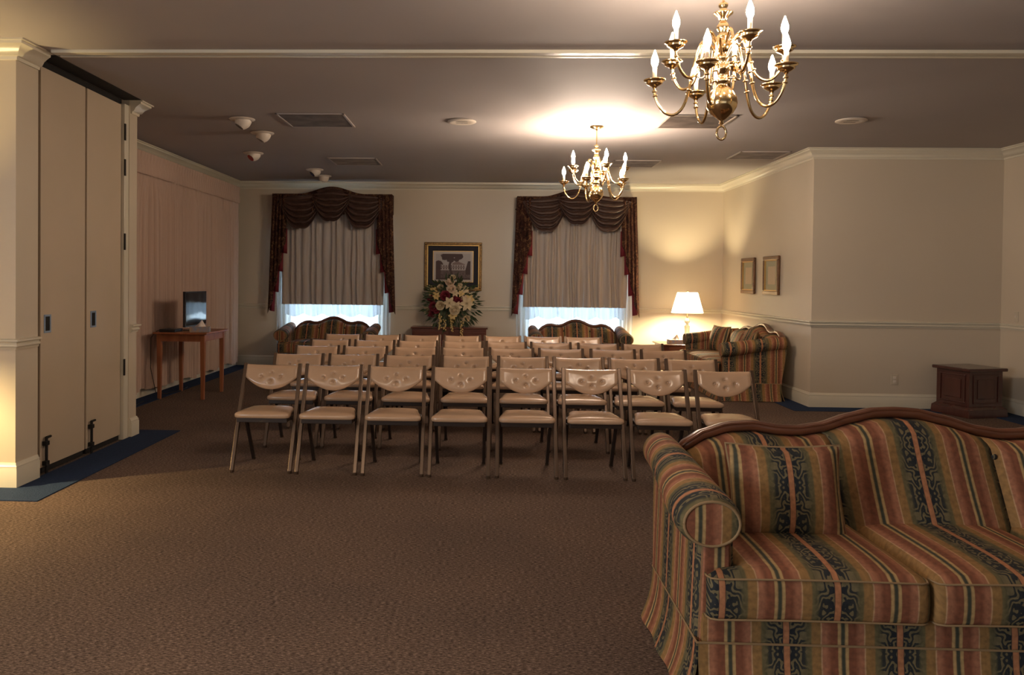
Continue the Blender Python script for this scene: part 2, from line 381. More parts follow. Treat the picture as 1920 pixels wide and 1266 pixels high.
# windows
for k, c in enumerate(WINX):
    b = MB()
    for x0, x1, z0, z1 in ((c-WH, c-WH+.05, WZ0, WZ1), (c+WH-.05, c+WH, WZ0, WZ1), (c-WH, c+WH, WZ0, WZ0+.05), (c-WH, c+WH, WZ1-.05, WZ1)):
        b.box(x0, x1, YB+.01, YB+.10, z0, z1)
    w = struct(b.build('window_%d' % (k+1), TRIM, bevel=.004))
    MB().box(c-WH+.05, c+WH-.05, YB+.03, YB+.075, 1.38, 1.43).build('meeting_rail', TRIM, w)
    for i in (-1, 1): MB().box(c+i*.24-.012, c+i*.24+.012, YB+.035, YB+.065, WZ0+.05, WZ1-.05).build('muntin', TRIM, w)
    for (x0, x1) in ((c-WH+.05, c-.252), (c-.228, c+.228), (c+.252, c+WH-.05)):
        for z0, z1 in ((WZ0+.05, 1.38), (1.43, WZ1-.05)): MB().box(x0, x1, YB+.048, YB+.052, z0, z1).build('pane', GLASS, w)
    b = MB()
    for x0, x1, z0, z1 in ((c-WH-.08, c-WH, WZ0-.05, WZ1+.08), (c+WH, c+WH+.08, WZ0-.05, WZ1+.08), (c-WH, c+WH, WZ1, WZ1+.08), (c-WH-.10, c+WH+.10, WZ0-.08, WZ0)):
        b.box(x0, x1, YB-.018, YB+.012, z0, z1)
    b.build('casing', TRIM, w, bevel=.004)
g = struct(MB().box(-30, 30, YB+.5, YB+50, -.5, -.4).build('ground', mottled('outdoor_paving', (.5, .5, .48), (.6, .6, .58), 2, .9)))

# folding partition panels in the pier
def partition(y0, y1, label, hy):
    t = thing('partition_panel', label, 'partition', (-3.10, (y0+y1)/2, 0), 0)
    w = (y1-y0)/2
    MB().box(-.05, 0, -w, w, .045, 2.85).build('panel', DOORP, t, bevel=.004)
    MB().box(-.045, -.01, -w+.01, w-.01, .005, .045).build('bottom_seal', GAP, t)
    cy = hy-(y0+y1)/2
    b = MB()
    for a in ((cy-.045, cy-.030, .99, 1.12), (cy+.030, cy+.045, .99, 1.12), (cy-.030, cy+.030, .99, 1.005), (cy-.030, cy+.030, 1.105, 1.12)):
        b.box(-.002, .005, *a)
    h = b.build('recessed_pull', STEEL, t, bevel=.002)
    MB().box(-.002, .002, cy-.030, cy+.030, 1.005, 1.105).build('pull_recess', GAP, h)
    # foot bolt
    by = -w+.045
    h = MB().tube([(.020, by, -.0), (.020, by, .26)], .010, 8).build('foot_bolt', IRON, t, smooth=True)
    MB().tube([(.020, by, .255), (.020, by+.055, .255)], .009, 8).build('bolt_lever', IRON, h, smooth=True)
    b = MB()
    for z in (.06, .20): b.box(-.002, .032, by-.022, by+.022, z, z+.03)
    b.build('bolt_bracket', IRON, h, bevel=.002)
    return t
partition(5.465, 6.085, 'tall tan folding partition panel beside the near pier, with recessed pull and foot bolt', 5.552)
partition(6.112, 6.690, 'tall tan folding partition panel next to the far jamb, with recessed pull and foot bolt', 6.214)
j = struct(MB().box(-3.13, -3.075, 6.70, 6.78, 0, 2.86).build('door_1', TRIM, bevel=.003))
for z in (.55, 1.62, 2.25, 2.55): MB().box(-3.078, -3.068, 6.695, 6.715, z, z+.14).build('hinge', IRON, j)
struct(MB().box(-3.20, -3.14, 5.385, 6.78, 0, H).build('pocket_shade_sheet', GAP))  # dark sheet standing in for the shade behind and above the panels

# ------------------------------------------------------------------ ceiling fittings
def vent(x, y, s, label):
    t = thing('ceiling_vent', label, 'vent', (x, y, H), 0, 'square ceiling vents')
    h = s/2; b = MB()
    for a in ((-h, h, -h, -h+.022), (-h, h, h-.022, h), (-h, -h+.022, -h, h), (h-.022, h, -h, h)): b.box(*a, -.012, .001)
    b.build('frame', GRFRAME, t, bevel=.003)
    MB().box(-h+.02, h-.02, -h+.02, h-.02, -.003, .001).build('backing', GRILLE, t)
    n = 22; b = MB()
    for i in range(n):
        yy = -h+.03+(s-.06)*i/(n-1); b.box(-h+.022, h-.022, yy-.004, yy+.004, -.009, -.002)
    o = b.build('louvres', GRILLE, t); o['kind'] = 'stuff'
vent(-1.635, 7.63, .64, 'square ceiling vent nearest the wall of tan partition panels')
vent(-1.70, 10.30, .62, 'square ceiling vent over the left window loveseat')
vent(1.95, 7.63, .62, 'square ceiling vent just right of the far chandelier canopy')
vent(1.88, 10.35, .60, 'square ceiling vent over the right window, behind the far chandelier')
vent(3.20, 9.62, .58, 'dark square ceiling vent beside the right wall corner')
def eyeball(x, y, tilt, az, lens, label):
    t = thing('eyeball_spotlight', label, 'spotlight', (x, y, H), az, 'white eyeball ceiling spotlights')
    MB().lathe([(.070, -.002), (.118, -.004), (.122, -.009), (.112, -.018), (.078, -.020)], 28).build('trim_ring', WHITE, t, smooth=True)
    prof = [(.072*cos(a), -.072*sin(a)) for a in [radians(d) for d in (-20, 0, 15, 30, 42, 52)]]
    e = MB().lathe([(r*1.05, z*1.25) for r, z in prof], 24, cap=False).build('eyeball', WHITE, t, smooth=True, loc=(.012, 0, -.022), rot=(0, radians(tilt), 0))
    q = [(.0462, -.0705), (.001, -.066)]
    MB().lathe(q, 20, cap=False).build('lens', lens, e, smooth=True)
eyeball(-2.336, 7.562, 34, radians(25), BLACK, 'white eyeball ceiling spotlight nearest the near end of the curtain')
eyeball(-2.343, 8.279, 30, radians(20), BLACK, 'white eyeball ceiling spotlight, second from the near end')
eyeball(-2.832, 9.622, 46, radians(50), REDG, 'eyeball ceiling spotlight with a red lens near the pink curtain')
eyeball(-2.391, 11.052, 44, radians(35), BLUEG, 'eyeball ceiling spotlight with a dark blue lens before the left window')
eyeball(-2.412, 11.734, 10, 0, WHITE, 'white eyeball ceiling spotlight nearest the left window valance')
for x, y, l in ((-.246, 7.651, 'round slotted ceiling diffuser left of the far chandelier'), (3.352, 7.534, 'round slotted ceiling diffuser at the right above the recessed wall')):
    t = thing('round_diffuser', l, 'vent', (x, y, H), 0, 'round ceiling diffusers')
    MB().lathe([(.085, -.002), (.135, -.003), (.138, -.010), (.122, -.018), (.088, -.014)], 28).build('ring', WHITE, t, smooth=True)
    MB().lathe([(.088, -.010), (.0005, -.010)], 28, cap=False).build('plate', GRFRAME, t)
    for s in (-1, 1): MB().box(-.055, .055, s*.035-.010, s*.035+.010, -.014, -.009).build('slot', GAP, t)

# ------------------------------------------------------------------ chandeliers
def chandelier(x, y, a_low, a_up, label, BULB):
    t = thing('chandelier', label, 'chandelier', (x, y, H), 0, 'brass candle chandeliers')
    z = lambda v: v-H
    prof = [(.004, 2.150), (.012, 2.155), (.008, 2.168), (.018, 2.176), (.030, 2.186), (.052, 2.205), (.068, 2.230), (.072, 2.252), (.069, 2.275), (.056, 2.305),
            (.036, 2.326), (.022, 2.334), (.020, 2.345), (.034, 2.352), (.034, 2.362), (.018, 2.370), (.022, 2.395), (.036, 2.408), (.038, 2.422), (.024, 2.432),
            (.020, 2.450), (.030, 2.462), (.030, 2.472), (.020, 2.480), (.034, 2.495), (.042, 2.512), (.040, 2.532), (.026, 2.550), (.018, 2.560), (.026, 2.566), (.026, 2.574),
            (.017, 2.582), (.029, 2.600), (.030, 2.618), (.020, 2.634), (.014, 2.642), (.022, 2.650), (.024, 2.660), (.045, 2.676), (.046, 2.682), (.020, 2.690), (.014, 2.70),
            (.022, 2.712), (.022, 2.724), (.008, 2.735)]
    MB().lathe([(r, z(v)) for r, v in prof], 28).build('centre_column', BRASS, t, smooth='all')
    MB().tube([(0, 0, z(2.73)), (0, 0, z(2.90))], .006, 10).build('hanging_rod', BRASS, t, smooth=True)
    MB().lathe([(.010, z(2.872)), (.014, z(2.882)), (.048, z(2.892)), (.066, z(2.902)), (.068, z(2.911))], 28).build('canopy', BRASS, t, smooth=True)
    MB().tube([(.022*sin(2*pi*i/20), 0, z(2.112)+.032*cos(2*pi*i/20)) for i in range(21)], .0055, 8, cap=False).build('finial_ring', BRASS, t, smooth='all')
    low = [(.018, 2.470), (.040, 2.510), (.068, 2.545), (.095, 2.545), (.115, 2.500), (.138, 2.400), (.158, 2.300), (.183, 2.235), (.222, 2.205), (.265, 2.218), (.297, 2.262), (.312, 2.310), (.313, 2.345)]
    up = [(.018, 2.500), (.038, 2.540), (.062, 2.575), (.088, 2.580), (.108, 2.535), (.124, 2.460), (.146, 2.392), (.180, 2.358), (.218, 2.356), (.250, 2.385), (.270, 2.430), (.277, 2.478)]
    def smooth_path(p, n=4):
        out = []
        for i in range(len(p)-1):
            p0 = p[max(i-1, 0)]; p1 = p[i]; p2 = p[i+1]; p3 = p[min(i+2, len(p)-1)]
            for k in range(n):
                u = k/n
                out.append(tuple(.5*((2*p1[j])+(-p0[j]+p2[j])*u+(2*p0[j]-5*p1[j]+4*p2[j]-p3[j])*u*u+(-p0[j]+3*p1[j]-3*p2[j]+p3[j])*u**3) for j in range(2)))
        return out + [p[-1]]
    def arm_data(path, R, zc):
        pts = smooth_path(path)
        arm = MB().tube([(r, 0, z(v)) for r, v in pts], .0072, 8)
        for k in (21, 23, len(pts)-6, len(pts)-4):  # turned rings on the arm
            r, v = pts[k]; r2, v2 = pts[k+1]; d = Vector((r2-r, 0, v2-v)).normalized()
            c = Vector((r, 0, z(v))); arm.tube([c-d*.006, c-d*.002, c+d*.002, c+d*.006], [.007, .0125, .0125, .007], 10)
        # inner curl
        cu = [(.10+.028*cos(a)*(1-a/14), z(zc+.03)+.028*sin(a)*(1-a/14)) for a in [pi*.5+i*.42 for i in range(14)]]
        arm.tube([(a, 0, b_) for a, b_ in cu], .0042, 6)
        c = MB().lathe([(.008, z(zc-.030)), (.012, z(zc-.022)), (.020, z(zc-.018)), (.034, z(zc-.010)), (.040, z(zc-.004)), (.037, z(zc)), (.050, z(zc+.007)), (.053, z(zc+.012)),
                        (.044, z(zc+.014)), (.040, z(zc+.011)), (.020, z(zc+.016)), (.020, z(zc+.022)), (.013, z(zc+.024))], 24, (R, 0, 0))
        s = MB().lathe([(.0105, z(zc+.022)), (.0105, z(zc+.072))], 14, (R, 0, 0))
        fl_ = MB().lathe([(.007, z(zc+.072)), (.010, z(zc+.076)), (.0155, z(zc+.088)), (.0175, z(zc+.100)), (.016, z(zc+.114)), (.011, z(zc+.130)), (.006, z(zc+.144)), (.002, z(zc+.156))], 14, (R, 0, 0))
        return [(arm, 'arm', BRASS), (c, 'drip_cup', BRASS), (s, 'candle_sleeve', CANDLE), (fl_, 'bulb', BULB)]
    for path, R, zc, a0 in ((low, .313, 2.365, a_low), (up, .277, 2.495, a_up)):
        src = [mb.build(n, m, None, smooth='all') for mb, n, m in arm_data(path, R, zc)]
        src[0].parent = t; src[0].rotation_euler.z = radians(a0)
        for o in src[1:]: o.parent = src[0]
        for k in range(1, 5):
            a = src[0].copy(); COL.objects.link(a); a.rotation_euler.z = radians(a0+72*k)
            for o in src[1:]:
                q = o.copy(); COL.objects.link(q); q.parent = a
    return t
chandelier(1.114, 3.87, 170, -154, 'brass ten-light chandelier hanging nearest the camera, above the striped sofa', BULB_DIM)
chandelier(1.067, 7.89, 174, -150, 'brass ten-light chandelier farther off, glowing ceiling above it, over the chairs', BULB)

# ------------------------------------------------------------------ curtains and valances
def fold(u, ph, n, sharp=.6):
    s = sin(2*pi*n*u+ph+1.3*sin(5.1*u*2*pi+ph)); return (1 if s > 0 else -1)*abs(s)**sharp
def hanging(name, m, cx, y, hw, z0, z1, n, amp, parent=None, ph=0, hem=None, th=.003, flare=0, nv=14, smooth='all'):
    N = int(n*12)
    def fn(u, v):
        zz0 = z0 + (hem(u) if hem else 0); zz = zz0+(z1-zz0)*v
        return (cx+(2*u-1)*(hw+flare*(1-v)) + .006*sin(9*v+u*30), y+amp*fold(u, ph+.5*sin(3*v), n)*(.75+.25*(1-v)), zz)
    return MB().grid(fn, N, nv).build(name, m, parent, smooth=smooth)
for k, c in enumerate(WINX):
    side = ('left', 'right')[k]; by = ('before the pink curtain wall', 'beside the lit table lamp')[k]
    t = thing('window_curtain', 'beige pleated curtain over white sheers in the %s window' % side, 'curtain', (c, YB-.06, 0), 0)
    s = hanging('sheer', SHEER, 0, -.015, .90, .02, 2.50, 26, .012, t, ph=k)
    MB().tube([(-.93, 0, 2.50), (.93, 0, 2.50)], .010, 8).build('curtain_rod', IRON, t, smooth=True)
    hanging('lining', LINING, 0, -.045, .76, .84, 2.48, 19, .014, t, ph=k+1, hem=lambda u: -.05*abs(sin(u*16+k)))
    hanging('drape', DRAPE, 0, -.085, .80, .985, 2.50, 15, .030, t, ph=k+2)
    t = thing('window_valance', 'dark floral swag valance with side cascades over the %s window' % side, 'valance', (c, YB-.0, 0), 0)
    zt = 2.70 if k == 0 else 2.685; hw = .93 if k == 0 else .91
    top = lambda x: zt+.112*(.5+.5*cos(pi*min(1, abs(x)/.52)))
    def hfn(u, v):
        x = (2*u-1)*hw; return (x, -.26+.004*sin(x*40), (zt-.16)+(top(x)-zt+.16)*v)
    MB().sheet(hfn, 60, 3, .02).build('header_board', FLORAL, t, smooth=True)
    for s_ in (-1, 1): MB().box(min(s_*hw, s_*(hw-.02)), max(s_*hw, s_*(hw-.02)), -.24, -.001, zt-.3, zt).build('return_board', FLORAL, t)
    for cx_, w, zb, yy, ph in ((-.47, .36, zt-.535, -.285, 0), (.47, .36, zt-.535, -.285, 1), (0, .33, zt-.42, -.31, 2)):
        def sw(u, v, cx_=cx_, w=w, zb=zb, yy=yy, ph=ph):
            a = 2*u-1; x = cx_+w*a*(1-.12*v*(1-a*a))
            z0 = top(cx_+w*.8*a)-.03-.05*abs(a)**2; dep = (z0-zb)*(1-abs(a)**2.6)
            vv = v
            zz = z0-dep*vv-.10*abs(a)*v*(1-abs(a))
            f = abs(sin((vv*5.6+.12*a*a)*pi+ph))**.65-.5
            return (x, yy-.080*(1-abs(a)**3)*f*(.6+.4*vv)-.035*(1-a*a)*vv-.02*(1-abs(a)), zz - .016*(1-a*a)*f*vv)
        MB().sheet(sw, 28, 84, .006).build('swag', SWAG, t, smooth='all')
    for x_ in (-.235, .235):   # gathered tails between the swags
        def tl(u, v, x_=x_):
            return (x_+(u-.5)*(.05+.07*v), -.325-.012*cos(u*3*2*pi), top(x_)-.04-(.30+.05*sin(u*9))*v)
        MB().sheet(tl, 18, 8, .006).build('gathered_tail', FLORAL, t, smooth='all')
    for s_ in (-1, 1):
        steps = [(.03, 1.74, .065), (-.035, 1.46, .062), (-.085, 1.14, .055), (-.135, .84, .05)]
        for i, (off, zb, w) in enumerate(steps):     # stepped pleats, innermost shortest
            xo = hw-.20+(-off)
            xi = hw-.235+i*.052; xw = .085
            def jb(u, v, xi=xi, xw=xw, zb=zb, s_=s_, i=i):
                z1 = zt-.02; low_ = zb+.20*(1-u); zz = low_+(z1-low_)*v
                return (s_*(xi+xw*u+.05*(1-v)*(i/3)+.012*(1-v)), -.30+.028*i*.6+.020*cos(u*2*pi)+.004*sin(zz*6), zz)
            MB().sheet(jb, 12, 14, .006).build('cascade_pleat', FLORAL, t, smooth='all')
            def rl(u, v, xi=xi, xw=xw, zb=zb, s_=s_, i=i):
                z1 = zb+.42; low_ = zb+.03+.015*u; zz = low_+(z1-low_)*v
                return (s_*(xi-.012+xw*.95*u+.05*(1-v*.3)*(i/3)+.006), -.272+.028*i*.6+.012*cos(u*2*pi), zz)
            MB().sheet(rl, 8, 4, .004).build('red_lining', REDL, t, smooth='all')
# rose curtain along the left wall
t = thing('wall_curtain', 'long pink pleated curtain covering the left wall behind the wooden table', 'curtain', (XL, 9.7, 0), 0)
rr = random.Random(3); phs = [(rr.uniform(0, 6.28), rr.uniform(.7, 1.3)) for _ in range(8)]
def cur(u, v):
    y = -2.72+5.42*u
    q = 25*y+2.2*sin(1.9*y)+1.3*sin(4.3*y+1)+.25*sin(v*3+y*2)
    a = .075*abs(sin(q))**.55*(.75+.25*sin(q*.37))+.022*abs(sin(58*y+2*sin(3.1*y)))**.7-.055+.022*sin(8.3*y+sin(2*y))
    g = sstep(.86, .96, v); a = a*(1-.6*g)+g*.010*sin(y*75)
    zb = .085+.02*sin(y*7)+.012*sin(y*23)
    return (.085+a*(.75+.25*(1-v)), y+.01*sin(y*31+v*2), zb+(2.62-zb)*v)
MB().grid(cur, 1500, 22).build('curtain_panel', PINK, t, smooth='all')
def head(u, v):
    y = -2.72+5.42*u
    return (.10+.016*abs(sin(y*36))+.006*sin(v*8), y, 2.55+.25*v)
MB().grid(head, 700, 5).build('pleated_heading', PINK, t, smooth='all')

# ------------------------------------------------------------------ sofas
def make_sofa(label, loc, rz, hb, ncush, group, cat='sofa', name='camelback_sofa', low=0.0):
    """hb = half width of the base; front looks along local -y"""
    t = thing(name, label, cat, loc, rz, group)
    hi = hb-.130; he = hb-.14        # inner arm face, end of the crest rail
    yA = -.385                       # arm front
    def crest(x):
        a = abs(x)/he
        pts = [(0, .866), (.10, .862), (.22, .838), (.36, .800), (.47, .786), (.56, .788), (.68, .803), (.80, .796), (.92, .765), (1.0, .725), (1.1, .66)]
        for (a0, z0), (a1, z1) in zip(pts, pts[1:]):
            if a <= a1:
                u = (a-a0)/(a1-a0); return -low+z0+(z1-z0)*(u*u*(3-2*u)*.35+u*.65)
        return .66-low
    MB().soft(0, -.055, .17, 2*hb-.02, .69, .27, .02, 6).build('base', FAB, t, smooth=True, weld=True, uv=lambda x, y, z: (x, z-y))
    # skirt: four panels that flare to the floor
    def skirt(p0, p1, n0, uvf, nm='skirt'):
        p0, p1, n0 = Vector(p0), Vector(p1), Vector(n0)
        def fn(u, v):
            p = p0.lerp(p1, u); f = (1-v); r = .006*sin(u*17)*f
            q = p+n0*(.045*f*f+.006+r); return (q.x, q.y, .008+.203*v)
        MB().sheet(fn, 24, 6, tuple(-n0*.008)).build(nm, FAB, t, smooth=True, uv=uvf)
    skirt((-hb, -.40, 0), (hb, -.40, 0), (0, -1, 0), lambda x, y, z: (x, z))
    skirt((hb, .30, 0), (-hb, .30, 0), (0, 1, 0), lambda x, y, z: (x, z))
    skirt((-hb, .30, 0), (-hb, -.40, 0), (-1, 0, 0), lambda x, y, z: (y, z))
    skirt((hb, -.40, 0), (hb, .30, 0), (1, 0, 0), lambda x, y, z: (y, z))
    b = MB(); Z = .212
    b.tube([(-hb-.006, -.406, Z), (hb+.006, -.406, Z), (hb+.006, .306, Z), (-hb-.006, .306, Z), (-hb-.006, -.406, Z)], .004, 6)
    b.build('skirt_welt', PIPE, t, smooth=True)
    # seat cushions (the outer ones wrap in front of the arms)
    edges = [-hi, -.29*hb/1.02, .29*hb/1.02, hi] if ncush == 3 else [-hi, 0, hi]
    for i in range(ncush):
        x0, x1 = edges[i]+.004, edges[i+1]-.004
        fx0 = x0-(.12 if i == 0 else 0); fx1 = x1+(.12 if i == ncush-1 else 0)
        cx = (fx0+fx1)/2; hw = (fx1-fx0)/2; cy, hy, cz, hz = -.075, .375, .375, .078
        def wp(x, y, z, p, cx=cx, hw=hw, x0=x0, x1=x1):
            yy = cy+y; k = sstep(-.405, -.36, yy); X = cx+x
            L = (cx-hw)*(1-k)+x0*k; R = (cx+hw)*(1-k)+x1*k
            X = L+(X-(cx-hw))/(2*hw)*(R-L)
            a, b_ = 1-abs(p[0])**4, 1-abs(p[1])**4
            zz = z*(1+.10*a*b_)+(.018*a*b_ if z > 0 else 0)
            return (X, y-.012*(1-abs(p[2])**2)*(1 if y < 0 else 0), zz)
        uc = (x0+x1)/2 if not (ncush == 3 and i != 1) else (x0+x1)/2+(-.005 if i == 0 else .005)
        q = MB().soft(0, cy, cz, 2*hw, 2*hy, 2*hz, .028, 26, wp).build('seat_cushion', FAB, t, smooth='all', weld=True, uv=lambda x, y, z, uc=uc: (x-uc, z-y))
        for zz in (cz+hz-.012, cz-hz+.012):
            fy = cy-hy-.004; fxa, fxb = cx-hw+.004, cx+hw-.004
            pts = [(fxa, -.40, zz), (fxa, fy+.03, zz), (fxa+.008, fy+.008, zz), (fxa+.03, fy, zz)] + [(fxa+(fxb-fxa)*u, fy-.002, zz+.004*sin(pi*u)) for u in (.2, .4, .6, .8)] + [(fxb-.03, fy, zz), (fxb-.008, fy+.008, zz), (fxb, fy+.03, zz), (fxb, -.40, zz)]
            MB().tube(pts, .0036, 6).build('piping', PIPE, q, smooth='all')
    # back in three channels
    sec = [-he-.03, -he/2.78, he/2.78, he+.03]
    ybk = lambda z: .245+.20*max(0, (z-.40)/.45)           # recline
    for i in range(3):
        a0, a1 = sec[i], sec[i+1]; uc = 0 if i == 1 else (-1 if i == 0 else 1)*(he*.68)
        def fr(u, v, a0=a0, a1=a1):
            x = a0+(a1-a0)*u; zt = crest(x)-.03; z = .40+(zt-.40)*v
            c = (abs(sin(pi*u)))**.55
            y = ybk(z)-.155*(1-.12*v)-.035*(c-1)*-1*0-.045*c
            y += .05*sstep(.90, 1.0, v)**2
            y -= .01*exp(-((v-.15)/.2)**2)*c
            return (x, y, z)
        def bk(u, v, a0=a0, a1=a1):
            x = a1+(a0-a1)*u; zt = crest(x)-.03; z = .16+(zt-.16)*v
            return (x, .255+max(0, z-.3)*.36, z)
        b = MB(); nu, nv = 22, 22; b.grid(fr, nu, nv); b.grid(bk, nu, nv)
        n = nu+1; N = n*(nv+1)
        for j in range(nv):   # sides
            b.f.append((j*n, (j+1)*n, N+(j+1)*n+nu, N+j*n+nu)); b.f.append((j*n+nu, N+j*n, N+(j+1)*n, (j+1)*n+nu))
        for k in range(nu):   # top
            b.f.append((nv*n+k, nv*n+k+1, N+nv*n+nu-k-1, N+nv*n+nu-k))
        b.build('back_section', FAB, t, smooth='all', uv=lambda x, y, z, uc=uc: (x-uc, z))
    b = MB()
    for sx in (sec[1], sec[2]):
        zt = crest(sx)-.09
        MB().lathe([(.001, -.008), (.010, -.004), (.012, .002), (.006, .006)], 10).build('tuft_button', FAB, t, smooth='all', loc=(sx, ybk(zt)-.150, zt), rot=(radians(90), 0, 0), uv=lambda x, y, z: (x+.03, z))
    # crest rail
    xs_ = [-he-.045]+[-he+2*he*i/56 for i in range(57)]+[he+.045]
    yr = lambda z: .255+max(0, z-.3)*.36-.045
    def rail(off, rz_, ry_, m, nm, par):
        pts = []
        for x in xs_:
            z = crest(x)+off[1]; pts.append((x, yr(crest(x))+off[0], z))
        b = MB(); P = [Vector(p) for p in pts]; vs = []; n = 12
        for k, p in enumerate(P):
            d = (P[min(k+1, len(P)-1)]-P[max(k-1, 0)]).normalized(); up_ = Vector((0, .25, 1)).cross(d).cross(d)*-1; up_.normalize(); sd = d.cross(up_)
            e = .55 if k in (0, len(P)-1) else 1
            for i in range(n):
                an = 2*pi*i/n; c_, s2 = cos(an), sin(an)
                vs.append(p+sd*(ry_*abs(c_)**.7*(1 if c_ > 0 else -1))*e+up_*(rz_*abs(s2)**.7*(1 if s2 > 0 else -1))*e)
        fs = [(j*n+i, j*n+(i+1) % n, (j+1)*n+(i+1) % n, (j+1)*n+i) for j in range(len(P)-1) for i in range(n)]+[tuple(range(n-1, -1, -1)), tuple((len(P)-1)*n+i for i in range(n))]
        b.add(vs, fs); return b.build(nm, m, par, smooth='all', weld=True)
    r0 = rail((0, -.012), .024, .040, CREST, 'crest_rail', t)
    rail((-.030, .006), .006, .010, CREST, 'rail_bead', r0)
    # rolled arms: an upright panel, a roll that swells to the front, an oval end face with welt
    xc = hb-.030
    zc0, zc1 = .598-low*.7, .688-low*.7
    for s_ in (-1, 1):
        ym = lambda z: .31+max(0, z-.24)*.20
        def panel(u, v):       # closed loop around the panel, v = height
            z = .20+(zc0-.02-.20)*v+(.09*v*sstep(0, 1, 1) if False else 0)
            xi, xo = hi+.010*v, hb+.004-.012*v; y0, y1 = yA+.012, ym(z); r = .02
            P = [(xi, y0+r), (xi+r, y0), (xo-r, y0), (xo, y0+r), (xo, y1-.12), (xo, y1), (xi, y1), (xi, y1-.12)]
            n = len(P); k = u*n; a = int(k) % n; f = k-int(k); p, q = P[a], P[(a+1) % n]
            x, y = p[0]+(q[0]-p[0])*f, p[1]+(q[1]-p[1])*f
            return (s_*x, y, z+(.085*v*sstep(yA, .40, y)))
        ap = MB().grid(panel, 32, 8, closeu=True).build('arm_panel', FAB, t, smooth=True, weld=True,
             uv=lambda x, y, z: ((x+.03 if y < yA+.02 else y-.06), z))
        vs = []; N = 28; ys = [yA-.004, yA-.002, yA+.010, yA+.035, yA+.08, yA+.16]+[yA+.16+(.355-yA-.16)*k/14 for k in range(1, 15)]
        for y in ys:
            v = (y-yA)/(.40-yA); zc = zc0+(zc1-zc0)*sstep(-.1, 1.0, v)
            rx, rz_ = .112-.040*sstep(0, 1, v), .090-.016*v
            e = {0: .82, 1: .83, 2: .90, 3: .97}.get(ys.index(y), 1.0)
            dx = .012*(1-v)
            for k in range(N):
                an = 2*pi*k/N; vs.append((s_*(xc-dx+rx*e*cos(an)), y, zc+rz_*e*sin(an)))
        fs = [(j*N+k, j*N+(k+1) % N, (j+1)*N+(k+1) % N, (j+1)*N+k) for j in range(len(ys)-1) for k in range(N)]
        fs.append(tuple((len(ys)-1)*N+k for k in range(N)))
        arm = MB().add(vs, fs).build('arm_roll', FAB, t, smooth='all', weld=True, uv=lambda x, y, z: (y-.06, z+abs(x)))
        face = [(x, y-.001, z) for x, y, z in vs[:N]]; cx_ = s_*(xc-.012)
        b = MB(); mid = [(cx_+(x-cx_)*.55, y-.006, zc0+(z-zc0)*.55) for x, y, z in face]
        b.add(face+mid+[(cx_, yA-.012, zc0)], [(k, (k+1) % N, N+(k+1) % N, N+k) for k in range(N)]+[(N+k, N+(k+1) % N, 2*N) for k in range(N)])
        b.build('arm_front', FAB, arm, smooth='all', weld=True, uv=lambda x, y, z: (x+.10, z))
        MB().tube(face+[face[0]], .0052, 6, cap=False).build('arm_welt', PIPE, arm, smooth='all')
    return t
def pillow(label, loc, rot, w=.42, h=.37, uo=0.0, group='striped throw pillows'):
    def wp(x, y, z, p):
        a, b_ = 1-abs(p[0])**2.5, 1-abs(p[2])**2.5
        k = 1+.05*(abs(p[0])*abs(p[2]))**2
        return (x*k*(1-.03*(1-p[2]**2)), y*(.12+.88*(a*b_)**.55), z*k*(1-.03*(1-p[0]**2)))
    t = thing('throw_pillow', label, 'pillow', loc, 0, group); t.rotation_euler = rot
    q = MB().soft(0, 0, h/2, w, .15, h, .02, 18, wp).build('pillow_cover', FAB, t, smooth='all', weld=True, uv=lambda x, y, z: (x+uo, z))
    k = 1.05; pts = []
    for cx_, cz_ in ((-1, -1), (1, -1), (1, 1), (-1, 1)): pts.append((cx_, cz_))
    P = []
    for i in range(4):
        a, b_ = pts[i], pts[(i+1) % 4]
        for j in range(8):
            u = j/8; px, pz = a[0]+(b_[0]-a[0])*u, a[1]+(b_[1]-a[1])*u
            kk = 1+.05*(abs(px*pz))**2
            P.append((px*w/2*kk*(1-.03*(1-pz**2)), 0, h/2+pz*h/2*kk*(1-.03*(1-px**2))))
    P.append(P[0])
    MB().tube(P, .006, 6, cap=False).build('corded_edge', PIPE, t, smooth='all')
    return t
make_sofa('large camelback sofa in striped damask with carved wood crest rail, nearest the camera', (1.735, 3.05, 0), 0, 1.02, 3, 'striped camelback sofas')
pillow('striped throw pillow against the left arm of the nearest sofa', (1.135, 3.00, .452), (radians(-15), 0, radians(-1)), .405, .335)
make_sofa('striped camelback sofa standing sideways against the right wall below two small frames', (3.18, 10.43, 0), radians(-90), .91, 3, 'striped camelback sofas')
pillow('striped pillow at the far end of the right wall sofa, beside the lamp table', (3.12, 10.97, .452), (radians(-17), 0, radians(-75)), .40, .36)
pillow('striped pillow against the near arm of the right wall sofa', (3.20, 9.86, .452), (radians(-17), 0, radians(-110)), .40, .36)
make_sofa('striped loveseat in front of the left window', (-2.345, 11.95, 0), 0, .69, 2, 'striped window loveseats', name='camelback_loveseat', low=.072)
make_sofa('striped loveseat in front of the right window', (1.385, 11.95, 0), 0, .69, 2, 'striped window loveseats', name='camelback_loveseat', low=.072)

